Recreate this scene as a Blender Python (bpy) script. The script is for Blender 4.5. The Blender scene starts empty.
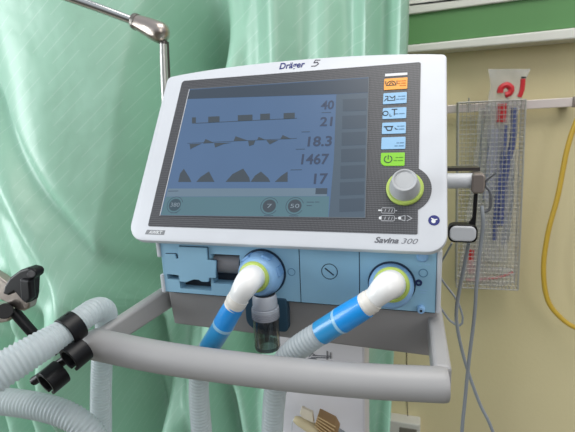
import bpy, bmesh, math, random
from mathutils import Vector, Matrix, Quaternion
random.seed(7)
S = bpy.context.scene
COL = S.collection
CAMZ = 1.35
FPX, CX, CY = 430.0, 287.5, 216.0
# camera axes: rows = world X, Y, Z expressed in camera space
RX = Vector((0.95770344, -0.01970087, 0.28708185))
RY = Vector((0.28441549, 0.21640359, -0.93395787))
RZ = Vector((-0.04372576, 0.9761052, 0.2128537))
CAM = Vector((0, 0, CAMZ))

def ray(px, py):
    d = Vector(((px-CX)/FPX, -(py-CY)/FPX, -1.0))
    return Vector((RX.dot(d), RY.dot(d), RZ.dot(d)))
def at(px, py, y):
    d = ray(px, py); return CAM + d*(y/d.y)
def depth(p):            # distance along the optical axis
    q = p-CAM
    return -(RX.z*q.x + RY.z*q.y + RZ.z*q.z)
def mpp(p):              # metres seen by one pixel at p
    return depth(p)/FPX

# ---------------------------------------------------------------- materials
def lin(c):
    return tuple((x/12.92 if x <= .04045 else ((x+.055)/1.055)**2.4) for x in [v/255 for v in c]) + (1,)
MATS = {}
def nt(name):
    m = bpy.data.materials.new(name); m.use_nodes = True
    n = m.node_tree; n.nodes.clear()
    return m, n
def N(n, t, **k):
    x = n.nodes.new(t)
    for a, b in k.items():
        if a.startswith('i_'):
            x.inputs[int(a[2:])].default_value = b
        else: setattr(x, a, b)
    return x
def math_(n, op, a, b=None):
    x = n.nodes.new('ShaderNodeMath'); x.operation = op
    for i, v in enumerate((a, b)):
        if v is None: continue
        if isinstance(v, (int, float)): x.inputs[i].default_value = v
        else: n.links.new(v, x.inputs[i])
    return x.outputs[0]
def mixc(n, f, a, b):
    x = n.nodes.new('ShaderNodeMix'); x.data_type = 'RGBA'
    for i, v in ((0, f), (6, a), (7, b)):
        if isinstance(v, (int, float, tuple)): x.inputs[i].default_value = v
        else: n.links.new(v, x.inputs[i])
    return x.outputs[2]
def mat(name, c, rough=.5, metal=0, spec=.5, coat=0, trans=0, emit=None, es=0, alpha=1, var=.04, vscale=40, bump=0, bscale=300, sheen=0, sss=0):
    if name in MATS: return MATS[name]
    m, n = nt(name)
    p = N(n, 'ShaderNodeBsdfPrincipled'); o = N(n, 'ShaderNodeOutputMaterial')
    n.links.new(p.outputs[0], o.inputs[0])
    geo = N(n, 'ShaderNodeTexCoord')
    no = N(n, 'ShaderNodeTexNoise'); no.inputs['Scale'].default_value = vscale; no.inputs['Detail'].default_value = 3
    n.links.new(geo.outputs['Object'], no.inputs['Vector'])
    L = lin(c)
    a = tuple(min(1, v*(1-var)) for v in L[:3])+(1,); b = tuple(min(1, v*(1+var)) for v in L[:3])+(1,)
    n.links.new(mixc(n, no.outputs['Fac'], a, b), p.inputs['Base Color'])
    p.inputs['Roughness'].default_value = rough; p.inputs['Metallic'].default_value = metal
    p.inputs['Specular IOR Level'].default_value = spec
    p.inputs['Coat Weight'].default_value = coat; p.inputs['Coat Roughness'].default_value = .08
    p.inputs['Transmission Weight'].default_value = trans
    p.inputs['Alpha'].default_value = alpha
    p.inputs['Sheen Weight'].default_value = sheen
    if emit: p.inputs['Emission Color'].default_value = lin(emit); p.inputs['Emission Strength'].default_value = es
    if bump:
        nb = N(n, 'ShaderNodeTexNoise'); nb.inputs['Scale'].default_value = bscale
        n.links.new(geo.outputs['Object'], nb.inputs['Vector'])
        bu = N(n, 'ShaderNodeBump'); bu.inputs['Strength'].default_value = bump; bu.inputs['Distance'].default_value = .002
        n.links.new(nb.outputs['Fac'], bu.inputs['Height']); n.links.new(bu.outputs[0], p.inputs['Normal'])
    MATS[name] = m
    return m
WHITE = mat('white_plastic', (205, 208, 213), .38, bump=.05, bscale=900)
WHITE_COL = mat('white_painted_steel', (214, 212, 216), .5)
GREY_LIP = mat('pale_grey_plastic', (196, 200, 202), .5)
BLUE = mat('light_blue_plastic', (146, 190, 214), .5, bump=.04, bscale=900)
BLUE2 = mat('port_blue_plastic', (140, 182, 222), .42)
LINE = mat('seam_dark_blue', (30, 52, 74), .7)
DARK = mat('recess_dark', (34, 42, 52), .7)
NAVY = mat('mount_dark_teal', (44, 76, 96), .55)
HAND = mat('satin_grey_paint', (160, 159, 159), .42, bump=.06, bscale=1200)
TRAYM = mat('tray_grey_paint', (152, 149, 149), .5)
LIME = mat('lime_plastic', (180, 202, 100), .45)
ELB = mat('white_connector_plastic', (240, 240, 238), .32, coat=.3)
CUFF1 = mat('bright_blue_cuff', (22, 146, 226), .35, coat=.4)
CUFF2 = mat('clear_blue_cuff', (52, 164, 228), .3, trans=.25, coat=.4)
GREYK = mat('knob_grey_plastic', (178, 180, 182), .4)
BLACK = mat('black_plastic', (13, 13, 16), .4, spec=.3)
SILV = mat('brushed_nickel', (176, 166, 158), .3, metal=1, bump=.04)
CHROME = mat('polished_steel', (206, 208, 206), .16, metal=1)
DSTEEL = mat('dark_steel', (92, 88, 86), .35, metal=.9)
ALU = mat('anodised_aluminium', (214, 204, 200), .42, metal=.45)
BRONZE = mat('bronze_grey_metal', (150, 140, 134), .38, metal=.6)
CABLE = mat('grey_cable_rubber', (142, 148, 154), .5)
YEL = mat('amber_hose_rubber', (206, 170, 60), .4, coat=.3)
NAVYINK = mat('navy_ink', (26, 34, 110), .5)
INK = mat('marker_ink', (70, 66, 80), .6)
GINK = mat('grey_print', (96, 98, 104), .6)
BLK = mat('black_print', (40, 48, 58), .6)
WPRINT = mat('white_print', (222, 224, 226), .6)
GPRINT = mat('pale_grey_print', (176, 178, 182), .6)
BPRINT = mat('soft_blue_print', (150, 190, 220), .6)
ORG = mat('orange_key_film', (240, 160, 52), .35)
KBLUE = mat('pale_blue_key_film', (138, 182, 216), .35)
KGREEN = mat('green_key_film', (126, 196, 36), .35)
WIRE = mat('zinc_wire', (176, 174, 168), .5, metal=.3)
HOOKM = mat('grey_hook_metal', (112, 114, 118), .4, metal=.4)
GREENP = mat('green_laminate', (92, 144, 86), .5, var=.05, vscale=6)
CREAMW = mat('off_white_laminate', (222, 222, 214), .5)
BEIGE = mat('beige_plastic', (202, 188, 152), .5)
BROWN = mat('brown_ribbed_plastic', (150, 118, 78), .55)
RED = mat('red_plastic', (206, 44, 52), .45)
TUBEB = mat('violet_blue_catheter', (92, 104, 158), .45, trans=.1)
TUBEC = mat('clear_grey_catheter', (190, 196, 204), .35, trans=.4)
SOCK = mat('socket_white', (216, 214, 206), .45)

def wall_mat():
    m, n = nt('cream_painted_wall')
    p = N(n, 'ShaderNodeBsdfPrincipled'); o = N(n, 'ShaderNodeOutputMaterial'); n.links.new(p.outputs[0], o.inputs[0])
    tc = N(n, 'ShaderNodeTexCoord')
    a = N(n, 'ShaderNodeTexNoise'); a.inputs['Scale'].default_value = 2.2; a.inputs['Detail'].default_value = 5
    n.links.new(tc.outputs['Object'], a.inputs['Vector'])
    n.links.new(mixc(n, a.outputs['Fac'], lin((218, 206, 158)), lin((228, 216, 176))), p.inputs['Base Color'])
    p.inputs['Roughness'].default_value = .45
    b = N(n, 'ShaderNodeTexNoise'); b.inputs['Scale'].default_value = 90
    n.links.new(tc.outputs['Object'], b.inputs['Vector'])
    bu = N(n, 'ShaderNodeBump'); bu.inputs['Strength'].default_value = .12; bu.inputs['Distance'].default_value = .004
    n.links.new(b.outputs['Fac'], bu.inputs['Height']); n.links.new(bu.outputs[0], p.inputs['Normal'])
    return m
WALL = wall_mat()

def floor_mat():
    m, n = nt('speckled_vinyl_floor')
    p = N(n, 'ShaderNodeBsdfPrincipled'); o = N(n, 'ShaderNodeOutputMaterial'); n.links.new(p.outputs[0], o.inputs[0])
    tc = N(n, 'ShaderNodeTexCoord')
    a = N(n, 'ShaderNodeTexVoronoi'); a.inputs['Scale'].default_value = 60
    n.links.new(tc.outputs['Object'], a.inputs['Vector'])
    n.links.new(mixc(n, a.outputs['Distance'], lin((116, 108, 88)), lin((92, 88, 72))), p.inputs['Base Color'])
    p.inputs['Roughness'].default_value = .4
    return m
FLOOR = floor_mat()

def bezel_mat():
    m, n = nt('charcoal_diamond_pattern_film')
    p = N(n, 'ShaderNodeBsdfPrincipled'); o = N(n, 'ShaderNodeOutputMaterial'); n.links.new(p.outputs[0], o.inputs[0])
    uv = N(n, 'ShaderNodeUVMap'); sp = N(n, 'ShaderNodeSeparateXYZ'); n.links.new(uv.outputs[0], sp.inputs[0])
    k = math.pi*2/.0031
    s1 = math_(n, 'SINE', math_(n, 'MULTIPLY', math_(n, 'ADD', sp.outputs[0], math_(n, 'MULTIPLY', sp.outputs[1], .62)), k))
    s2 = math_(n, 'SINE', math_(n, 'MULTIPLY', math_(n, 'SUBTRACT', sp.outputs[0], math_(n, 'MULTIPLY', sp.outputs[1], .62)), k))
    f = math_(n, 'GREATER_THAN', math_(n, 'MULTIPLY', s1, s2), .18)
    n.links.new(mixc(n, f, lin((56, 57, 61)), lin((94, 94, 97))), p.inputs['Base Color'])
    p.inputs['Roughness'].default_value = .4
    return m
BEZ = bezel_mat()

def curtain_mat():
    m, n = nt('mint_satin_curtain')
    o = N(n, 'ShaderNodeOutputMaterial')
    p = N(n, 'ShaderNodeBsdfPrincipled')
    uv = N(n, 'ShaderNodeUVMap'); sp = N(n, 'ShaderNodeSeparateXYZ'); n.links.new(uv.outputs[0], sp.inputs[0])
    a = math.radians(38); ca, sa = math.cos(a), math.sin(a)
    u, v = sp.outputs[0], sp.outputs[1]
    al = math_(n, 'ADD', math_(n, 'MULTIPLY', u, ca), math_(n, 'MULTIPLY', v, sa))
    ac = math_(n, 'SUBTRACT', math_(n, 'MULTIPLY', v, ca), math_(n, 'MULTIPLY', u, sa))
    t = math_(n, 'DIVIDE', ac, .028)
    idx = math_(n, 'FLOOR', t); fr = math_(n, 'FRACT', t)
    wn = N(n, 'ShaderNodeTexWhiteNoise'); wn.noise_dimensions = '1D'; n.links.new(idx, wn.inputs['W'])
    line = math_(n, 'LESS_THAN', fr, .075)
    d = math_(n, 'FRACT', math_(n, 'ADD', math_(n, 'DIVIDE', al, .19), wn.outputs[0]))
    dash = math_(n, 'LESS_THAN', d, .72)
    mask = math_(n, 'MULTIPLY', line, dash)
    no = N(n, 'ShaderNodeTexNoise'); no.inputs['Scale'].default_value = 5; no.inputs['Detail'].default_value = 3
    n.links.new(uv.outputs[0], no.inputs['Vector'])
    base = mixc(n, no.outputs['Fac'], lin((164, 212, 186)), lin((180, 220, 200)))
    col = mixc(n, math_(n, 'MULTIPLY', mask, .3), base, lin((226, 244, 234)))
    n.links.new(col, p.inputs['Base Color'])
    p.inputs['Roughness'].default_value = .34
    p.inputs['Specular IOR Level'].default_value = .8
    p.inputs['Sheen Weight'].default_value = .1
    p.inputs['Anisotropic'].default_value = .3
    tr = N(n, 'ShaderNodeBsdfTranslucent'); n.links.new(col, tr.inputs[0])
    mx = N(n, 'ShaderNodeMixShader'); mx.inputs[0].default_value = .22
    n.links.new(p.outputs[0], mx.inputs[1]); n.links.new(tr.outputs[0], mx.inputs[2]); n.links.new(mx.outputs[0], o.inputs[0])
    w = N(n, 'ShaderNodeTexNoise'); w.inputs['Scale'].default_value = 9; w.inputs['Detail'].default_value = 2
    n.links.new(uv.outputs[0], w.inputs['Vector'])
    bu = N(n, 'ShaderNodeBump'); bu.inputs['Strength'].default_value = .3; bu.inputs['Distance'].default_value = .02
    n.links.new(w.outputs['Fac'], bu.inputs['Height']); n.links.new(bu.outputs[0], p.inputs['Normal'])
    return m
CURT = curtain_mat()

def hose_mat(name, c, tr):
    m, n = nt(name)
    o = N(n, 'ShaderNodeOutputMaterial'); p = N(n, 'ShaderNodeBsdfPrincipled')
    tc = N(n, 'ShaderNodeTexCoord'); no = N(n, 'ShaderNodeTexNoise'); no.inputs['Scale'].default_value = 25
    n.links.new(tc.outputs['Object'], no.inputs['Vector'])
    col = mixc(n, no.outputs['Fac'], lin(c), lin(tuple(min(255, v+10) for v in c)))
    n.links.new(col, p.inputs['Base Color']); p.inputs['Roughness'].default_value = .3
    t = N(n, 'ShaderNodeBsdfTransparent'); l = N(n, 'ShaderNodeBsdfTranslucent'); n.links.new(col, l.inputs[0])
    m1 = N(n, 'ShaderNodeMixShader'); m1.inputs[0].default_value = .35
    n.links.new(p.outputs[0], m1.inputs[1]); n.links.new(l.outputs[0], m1.inputs[2])
    m2 = N(n, 'ShaderNodeMixShader'); m2.inputs[0].default_value = tr
    n.links.new(m1.outputs[0], m2.inputs[1]); n.links.new(t.outputs[0], m2.inputs[2]); n.links.new(m2.outputs[0], o.inputs[0])
    return m
HOSE = hose_mat('milky_corrugated_plastic', (208, 216, 219), .16)
POUCH = hose_mat('clear_wrapping_film', (222, 224, 228), .66)
def glass_mat(name, c, tr):
    m, n = nt(name)
    o = N(n, 'ShaderNodeOutputMaterial'); g = N(n, 'ShaderNodeBsdfGlossy'); g.inputs['Roughness'].default_value = .08
    t = N(n, 'ShaderNodeBsdfTransparent'); t.inputs[0].default_value = lin(c)
    lw = N(n, 'ShaderNodeLayerWeight'); lw.inputs[0].default_value = .35
    mx = N(n, 'ShaderNodeMixShader'); n.links.new(math_(n, 'ADD', math_(n, 'MULTIPLY', lw.outputs['Facing'], .5), tr), mx.inputs[0])
    n.links.new(t.outputs[0], mx.inputs[1]); n.links.new(g.outputs[0], mx.inputs[2]); n.links.new(mx.outputs[0], o.inputs[0])
    return m
GLASS = glass_mat('smoked_clear_plastic', (176, 180, 184), .05)

def screen_mat(name, c, k=1.0):
    m, n = nt(name)
    o = N(n, 'ShaderNodeOutputMaterial'); p = N(n, 'ShaderNodeBsdfPrincipled'); n.links.new(p.outputs[0], o.inputs[0])
    p.inputs['Base Color'].default_value = (.012, .014, .016, 1); p.inputs['Roughness'].default_value = .32
    tc = N(n, 'ShaderNodeTexCoord'); no = N(n, 'ShaderNodeTexNoise'); no.inputs['Scale'].default_value = 14
    n.links.new(tc.outputs['Object'], no.inputs['Vector'])
    L = lin(c)
    n.links.new(mixc(n, no.outputs['Fac'], tuple(v*.93 for v in L[:3])+(1,), tuple(v*1.07 for v in L[:3])+(1,)), p.inputs['Emission Color'])
    p.inputs['Emission Strength'].default_value = k*SCRK
    return m
SCRK = .54

# ---------------------------------------------------------------- mesh helpers
class MB:
    def __init__(s): s.v = []; s.f = []; s.uv = {}
    def add(s, vs, fs):
        b = len(s.v); s.v += [Vector(v) for v in vs]; s.f += [tuple(b+i for i in f) for f in fs]; return s
    def quad(s, a, b, c, d): return s.add([a, b, c, d], [(0, 1, 2, 3)])
    def box(s, lo, hi):
        x0, y0, z0 = lo; x1, y1, z1 = hi
        return s.add([(x0, y0, z0), (x1, y0, z0), (x1, y1, z0), (x0, y1, z0), (x0, y0, z1), (x1, y0, z1), (x1, y1, z1), (x0, y1, z1)],
                     [(0, 3, 2, 1), (4, 5, 6, 7), (0, 1, 5, 4), (1, 2, 6, 5), (2, 3, 7, 6), (3, 0, 4, 7)])
    def prism(s, pts, off):          # pts: 3-D outline, off: extrusion vector
        n = len(pts); off = Vector(off)
        vs = [Vector(p) for p in pts] + [Vector(p)+off for p in pts]
        fs = [tuple(range(n)), tuple(range(2*n-1, n-1, -1))]+[(i, i+n, (i+1) % n+n, (i+1) % n) for i in range(n)]
        return s.add(vs, fs)
    def tube(s, pts, rad, seg=12, cap=True, squash=None):
        pts = [Vector(p) for p in pts]; n = len(pts)
        if not isinstance(rad, (list, tuple)): rad = [rad]*n
        T = [(pts[min(i+1, n-1)]-pts[max(i-1, 0)]).normalized() for i in range(n)]
        ref = Vector((0, 0, 1)) if abs(T[0].z) < .9 else Vector((1, 0, 0))
        U = (ref-T[0]*ref.dot(T[0])).normalized()
        vs = []
        for i in range(n):
            U = (U-T[i]*U.dot(T[i])).normalized(); W = T[i].cross(U)
            for k in range(seg):
                a = 2*math.pi*k/seg
                q = squash or 1
                vs.append(pts[i]+(U*math.cos(a)*q+W*math.sin(a))*rad[i])
        fs = [(i*seg+k, i*seg+(k+1) % seg, (i+1)*seg+(k+1) % seg, (i+1)*seg+k) for i in range(n-1) for k in range(seg)]
        if cap:
            fs += [tuple(range(seg-1, -1, -1)), tuple((n-1)*seg+k for k in range(seg))]
        return s.add(vs, fs)
    def lathe(s, prof, O, axis, seg=40):   # prof: (radius, height)
        O = Vector(O); A = Vector(axis).normalized()
        ref = Vector((0, 0, 1)) if abs(A.z) < .9 else Vector((1, 0, 0))
        U = (ref-A*ref.dot(A)).normalized(); W = A.cross(U)
        vs = []; n = len(prof)
        for r, h in prof:
            for k in range(seg):
                a = 2*math.pi*k/seg
                vs.append(O+A*h+(U*math.cos(a)+W*math.sin(a))*max(r, 1e-5))
        fs = [(i*seg+k, i*seg+(k+1) % seg, (i+1)*seg+(k+1) % seg, (i+1)*seg+k) for i in range(n-1) for k in range(seg)]
        return s.add(vs, fs)
    def bar(s, a, b, r, seg=4): return s.tube([a, b], r, seg)

INV = {}
def finish(o, top, parent):
    COL.objects.link(o)
    if parent is not None:
        o.parent = parent; o.matrix_parent_inverse = Matrix.Translation(-INV[parent.name])
        INV[o.name] = Vector((0, 0, 0))
def build(name, mb, m, parent=None, smooth=False, bevel=0, bseg=2, uvf=None, recalc=True, weld=True):
    me = bpy.data.meshes.new(name)
    vs = mb.v
    org = Vector((0, 0, 0))
    if parent is None:
        lo = [min(v[i] for v in vs) for i in range(3)]; hi = [max(v[i] for v in vs) for i in range(3)]
        org = Vector(((lo[0]+hi[0])/2, (lo[1]+hi[1])/2, lo[2]))
    me.from_pydata([v-org for v in vs], [], mb.f); me.update()
    bm = bmesh.new(); bm.from_mesh(me)
    if weld: bmesh.ops.remove_doubles(bm, verts=bm.verts, dist=1e-6)
    if recalc: bmesh.ops.recalc_face_normals(bm, faces=bm.faces)
    if uvf:
        l = bm.loops.layers.uv.new('UVMap')
        for f in bm.faces:
            for lp in f.loops: lp[l].uv = uvf(lp.vert.co+org)
    bm.to_mesh(me); bm.free()
    me.materials.append(m)
    if smooth:
        me.polygons.foreach_set('use_smooth', [True]*len(me.polygons))
        try: me.set_sharp_from_angle(angle=math.radians(40))
        except Exception: pass
    o = bpy.data.objects.new(name, me)
    o.location = org
    INV[o.name] = org
    finish(o, None, parent)
    if parent is None: INV[o.name] = org
    if bevel:
        b = o.modifiers.new('Bevel', 'BEVEL'); b.width = bevel; b.segments = bseg; b.limit_method = 'ANGLE'; b.angle_limit = math.radians(35)
        b.harden_normals = False
    return o
def empty(name, loc):
    o = bpy.data.objects.new(name, None); o.location = loc; o.empty_display_size = .05
    COL.objects.link(o); INV[o.name] = Vector(loc); return o
def tag(o, label=None, cat=None, group=None, kind=None):
    if label: o['label'] = label
    if cat: o['category'] = cat
    if group: o['group'] = group
    if kind: o['kind'] = kind
    return o
def catmull(P, step):
    out = []; n = len(P)
    for i in range(n-1):
        p0, p1, p2, p3 = P[max(i-1, 0)], P[i], P[i+1], P[min(i+2, n-1)]
        L = (Vector(p2[:3])-Vector(p1[:3])).length; k = max(2, int(L/step))
        for j in range(k):
            t = j/k
            out.append(tuple(.5*((2*p1[d])+(-p0[d]+p2[d])*t+(2*p0[d]-5*p1[d]+4*p2[d]-p3[d])*t*t+(-p0[d]+3*p1[d]-3*p2[d]+p3[d])*t**3) for d in range(len(p1))))
    out.append(tuple(P[-1])); return out
def pxpath(L, step=.004):       # list of (px, py, Y, radius in px) -> points, radii
    P = []
    for px, py, y, r in L:
        p = at(px, py, y); P.append((p.x, p.y, p.z, r*mpp(p)))
    Q = catmull(P, step)
    return [Vector(q[:3]) for q in Q], [q[3] for q in Q]

# ---------------------------------------------------------------- monitor plane
PO = CAM+Vector((-0.31805154, 0.44541865, -0.11823597))
PU = Vector((1, 0, 0)); PV = Vector((0, .5432, .8396)).normalized(); PN = PU.cross(PV)   # PN: out of the screen
def pl(px, py):
    d = ray(px, py); k = (PO-CAM).dot(PN)/d.dot(PN); q = CAM+d*k-PO
    return q.dot(PU), q.dot(PV)
def W(u, v, n=0): return PO+PU*u+PV*v+PN*n
def WP(p, n=0): u, v = pl(*p); return W(u, v, n)
def PUV(co): q = co-PO; return (q.dot(PU), q.dot(PV))

def rrect(x0, y0, x1, y1, r, seg=6):
    if not isinstance(r, (list, tuple)): r = [r]*4          # BL BR TR TL
    out = []
    for (cx, cy, a0, rr) in ((x0+r[0], y0+r[0], 180, r[0]), (x1-r[1], y0+r[1], 270, r[1]), (x1-r[2], y1-r[2], 0, r[2]), (x0+r[3], y1-r[3], 90, r[3])):
        for k in range(seg+1):
            a = math.radians(a0+90*k/seg); out.append((cx+rr*math.cos(a), cy+rr*math.sin(a)))
    return out
def circ(cx, cy, r, seg=24): return [(cx+r*math.cos(2*math.pi*k/seg), cy+r*math.sin(2*math.pi*k/seg)) for k in range(seg)]
def flat(pts, n0, n1, fr=W):      # extruded plate in monitor plane coordinates
    return MB().prism([fr(u, v, n0) for u, v in pts], fr(0, 0, n1)-fr(0, 0, n0))
def plate_px(mb, pts, n0, n1):
    q = [pl(*p) for p in pts]; mb.prism([W(u, v, n0) for u, v in q], PN*(n1-n0)); return mb
def linepx(mb, pts, w, n0, n1):   # polyline strokes (px) width in metres
    q = [pl(*p) for p in pts]; return line2(mb, q, w, lambda u, v: W(u, v, n0), PN*(n1-n0))
def line2(mb, q, w, fr, off):
    for (a, b) in zip(q, q[1:]):
        d = Vector((b[0]-a[0], b[1]-a[1]))
        if d.length < 1e-6: continue
        d.normalize(); e = Vector((-d.y, d.x))*w/2; x = d*w*.2
        mb.prism([fr(a[0]-x.x-e.x, a[1]-x.y-e.y), fr(b[0]+x.x-e.x, b[1]+x.y-e.y), fr(b[0]+x.x+e.x, b[1]+x.y+e.y), fr(a[0]-x.x+e.x, a[1]-x.y+e.y)], off)
    return mb

def text(s, pL, pR, h, n, m, name, parent, shear=0, bold=0, thick=.0003):
    """lettering between two pixels on its baseline; h = pixel height of a capital; n = height above the panel plane"""
    cu = bpy.data.curves.new('lettering', 'FONT'); cu.body = s; cu.size = 1; cu.shear = shear; cu.offset = bold; cu.resolution_u = 3; cu.fill_mode = 'FRONT'
    ob = bpy.data.objects.new('lettering_source', cu); COL.objects.link(ob)
    bpy.context.view_layer.update()
    me = bpy.data.meshes.new_from_object(ob.evaluated_get(bpy.context.evaluated_depsgraph_get()))
    bpy.data.objects.remove(ob); bpy.data.curves.remove(cu)
    xs = [v.co.x for v in me.vertices]; x0, x1 = min(xs), max(xs)
    A = Vector(pl(*pL)); B = Vector(pl(*pR)); d = (B-A); sx = d.length/(x1-x0); d.normalize(); e = Vector((-d.y, d.x))
    C = Vector(pl(pL[0], pL[1]-h)); sy = (C-A).length/.73
    mb = MB()
    vs = []
    for v in me.vertices:
        q = A+d*((v.co.x-x0)*sx)+e*(v.co.y*sy); vs.append(W(q.x, q.y, n))
    mb.add(vs, [tuple(p.vertices) for p in me.polygons])
    bpy.data.meshes.remove(me)
    return build(name, mb, m, parent, recalc=False)

# ================================================================ SETTING
def struct(name, mb, m):
    o = build(name, mb, m); o['kind'] = 'structure'; return o
WY = 1.5
struct('floor', MB().box((-2.6, -1.8, -.1), (1.8, WY+.12, 0)), FLOOR)
struct('wall_back', MB().box((-2.6, WY, 0), (1.8, WY+.12, 2.9)), WALL)
struct('baseboard_back', MB().box((-2.6, WY-.015, 0), (1.8, WY, .1)), GREY_LIP)

# bed head supply channel
hu = empty('bed_head_unit', at(490, 45, 1.46)); tag(hu, 'green and off-white horizontal supply channel mounted high on the cream wall', 'wall panel')
def ext(pa, pb, y, xa, xb):     # line through two pixels at depth y, taken at world x = xa, xb
    A, B = at(pa[0], pa[1], y), at(pb[0], pb[1], y); k = (B.z-A.z)/(B.x-A.x)
    return Vector((xa, y, A.z+k*(xa-A.x))), Vector((xb, y, A.z+k*(xb-A.x)))
XA, XB = -.75, 1.35
FY = 1.42
def strip(name, top, bot, y0, y1, m, bev=.002):
    a, b = ext(*top, y0, XA, XB); c, d = ext(*bot, y0, XA, XB)
    return build(name, MB().prism([c, d, b, a], (0, y1-y0, 0)), m, hu, bevel=bev)
strip('green_panel', ((408, 14.5), (517, 0)), ((409, 45), (575, 27.5)), FY+.004, WY-.0008, GREENP)
strip('lower_lip', ((409, 45), (575, 27.5)), ((410, 52.5), (575, 38.5)), FY-.008, WY-.0008, CREAMW, .004)
strip('upper_lip', ((408, 5), (452, 0)), ((408, 14.5), (517, 0)), FY-.006, WY-.0008, CREAMW, .003)
a, b = ext((408, 5), (452, 0), FY, XA, XB)
build('top_cover', MB().prism([a+Vector((0, .01, -.01)), b+Vector((0, .01, -.01)), b+Vector((0, .01, .12)), a+Vector((0, .01, .12))], (0, .069, 0)), CREAMW, hu, bevel=.002)

# wall rail
a0, a1 = ext((448, 105.2), (570, 97.5), 1.455, -.6, at(573, 100, 1.455).x)
c0, c1 = ext((448, 113.5), (570, 106.8), 1.455, -.6, at(573, 100, 1.455).x)
wr = empty('wall_rail', (a0+a1)/2); tag(wr, 'flat aluminium equipment rail running behind the wire basket along the cream wall', 'rail')
build('rail_bar', MB().prism([c0, c1, a1, a0], (0, .01, 0)), ALU, wr, bevel=.0015)
for x in (-.3, .2, at(568, 100, 1.455).x):
    z = a0.z+(a1.z-a0.z)*(x-a0.x)/(a1.x-a0.x)
    build('rail_spacer', MB().box((x-.012, 1.464, z-.026), (x+.012, WY, z-.006)), DSTEEL, wr)
build('end_cap', MB().prism([c1+Vector((0, -.002, -.002)), c1+Vector((.02, -.002, -.002)), a1+Vector((.02, -.002, .002)), a1+Vector((0, -.002, .002))], (0, .014, 0)), BRONZE, wr, bevel=.002)

# wire basket
BY0, BY1 = 1.385, 1.448
TL, TR, BR_, BL = at(458.5, 102.7, BY0), at(526, 99.6, BY0), at(518, 290, BY0), at(456.6, 287.4, BY0)
bk = empty('wire_basket', (BL+BR_)/2); tag(bk, 'tall narrow wire mesh basket hanging on the wall rail holding wrapped catheters', 'basket')
def lerp(a, b, t): return a+(b-a)*t
D = Vector((0, BY1-BY0, 0))
def grid(A, B, C, E, nu, nv, r):     # A top-left, B top-right, C bottom-right, E bottom-left
    mb = MB()
    for i in range(nu+1): mb.bar(lerp(A, B, i/nu), lerp(E, C, i/nu), r)
    for j in range(nv+1): mb.bar(lerp(A, E, j/nv), lerp(B, C, j/nv), r)
    return mb
build('front_mesh', grid(TL, TR, BR_, BL, 16, 44, .0009), WIRE, bk)
build('back_mesh', grid(TL+D, TR+D, BR_+D, BL+D, 4, 12, .0007), WIRE, bk)
build('side_mesh', grid(TL, TL+D, BL+D, BL, 4, 46, .0008), WIRE, bk)
build('side_mesh', grid(TR, TR+D, BR_+D, BR_, 4, 46, .0008), WIRE, bk)
build('bottom_mesh', grid(BL, BR_, BR_+D, BL+D, 16, 4, .0009), WIRE, bk)
mb = MB()
for A, B in ((TL, TR), (TR, TR+D), (TR+D, TL+D), (TL+D, TL), (BL, BR_), (TL, BL), (TR, BR_)): mb.bar(A, B, .0022, 8)
build('rim', mb, WIRE, bk)
for t in (.2, .8):
    p = lerp(TL, TR, t)+D
    mb = MB(); mb.tube([p+Vector((0, 0, -.03)), p+Vector((0, 0, .012)), p+Vector((0, .012, .014)), p+Vector((0, .012, -.006))], .002, 6); build('rail_hook', mb, WIRE, bk)

def pouch(pts, wid, y, thick, m, seed, name, label, inner, group=None):
    """wrapped pack: crinkled film bag round a centre line of pixels"""
    rnd = random.Random(seed)
    C = [at(px, py, y) for px, py in pts]
    Q = catmull([tuple(c)+(w*mpp(c),) for c, w in zip(C, wid)], .012)
    nu = 9; V = []; n = len(Q)
    ph = [rnd.uniform(0, 6.28) for _ in range(6)]
    for side in (0, 1):
        for i, q in enumerate(Q):
            p = Vector(q[:3]); d = (Vector(Q[min(i+1, n-1)][:3])-Vector(Q[max(i-1, 0)][:3])).normalized(); s = Vector((d.z, 0, -d.x)).normalized()
            for k in range(nu):
                t = k/(nu-1)*2-1
                b = thick*math.sqrt(max(0, 1-t*t))*(.5+.5*math.sin(math.pi*min(1, max(0, (i+.5)/n*1.0)))**.5)
                cr = .0016*math.sin(9*t+ph[0]+i*.7)+.0014*math.sin(i*1.1+ph[1]+4*t)+.0012*math.sin(5*t-i*.45+ph[2])
                w = q[3]/2*(1+.08*math.sin(i*.9+ph[3]))
                V.append(p+s*t*w+Vector((0, (b if side else -b)*.8+cr, 0)))
    F = []
    for side in (0, 1):
        o = side*n*nu
        for i in range(n-1):
            for k in range(nu-1):
                F.append((o+i*nu+k, o+i*nu+k+1, o+(i+1)*nu+k+1, o+(i+1)*nu+k))
    top = build(name, MB().add(V, F), POUCH, None, smooth=True)
    tag(top, label, 'medical pack', group)
    for nm, path, r, mm in inner:
        P, R = pxpath([(px, py, y+dy, r) for px, py, dy in path], .01)
        build(nm, MB().tube(P, R, 8), mm, top, smooth=True)
    return top
pouch([(509, 69), (507, 84), (504, 110), (500, 170), (496, 225), (494, 262)], [36, 33, 27, 24, 24, 22], 1.402, .004, POUCH, 1, 'catheter_pack',
      'clear wrapped catheter pack with red coiled connector sticking up above the basket', [
      ('red_connector', [(500, 93, 0), (501, 88, 0), (506, 85, 0), (511, 88, 0), (510, 93, 0), (505, 95, 0)], 3.2, RED),
      ('red_connector', [(523, 79, 0), (522, 90, 0), (519, 97, 0)], 2.4, RED),
      ('dark_cap', [(521, 77.5, 0), (526, 77.5, 0)], 1.0, BLACK),
      ('blue_tube', [(514, 108, .001), (513, 140, .001), (508, 160, .001), (503, 190, 0), (500, 225, 0)], 3.2, TUBEB),
      ('blue_tube', [(506, 125, .002), (502, 165, .002), (497, 200, 0), (494, 240, 0)], 2.4, TUBEB)], 'wrapped catheter packs in the wire basket')
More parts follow.
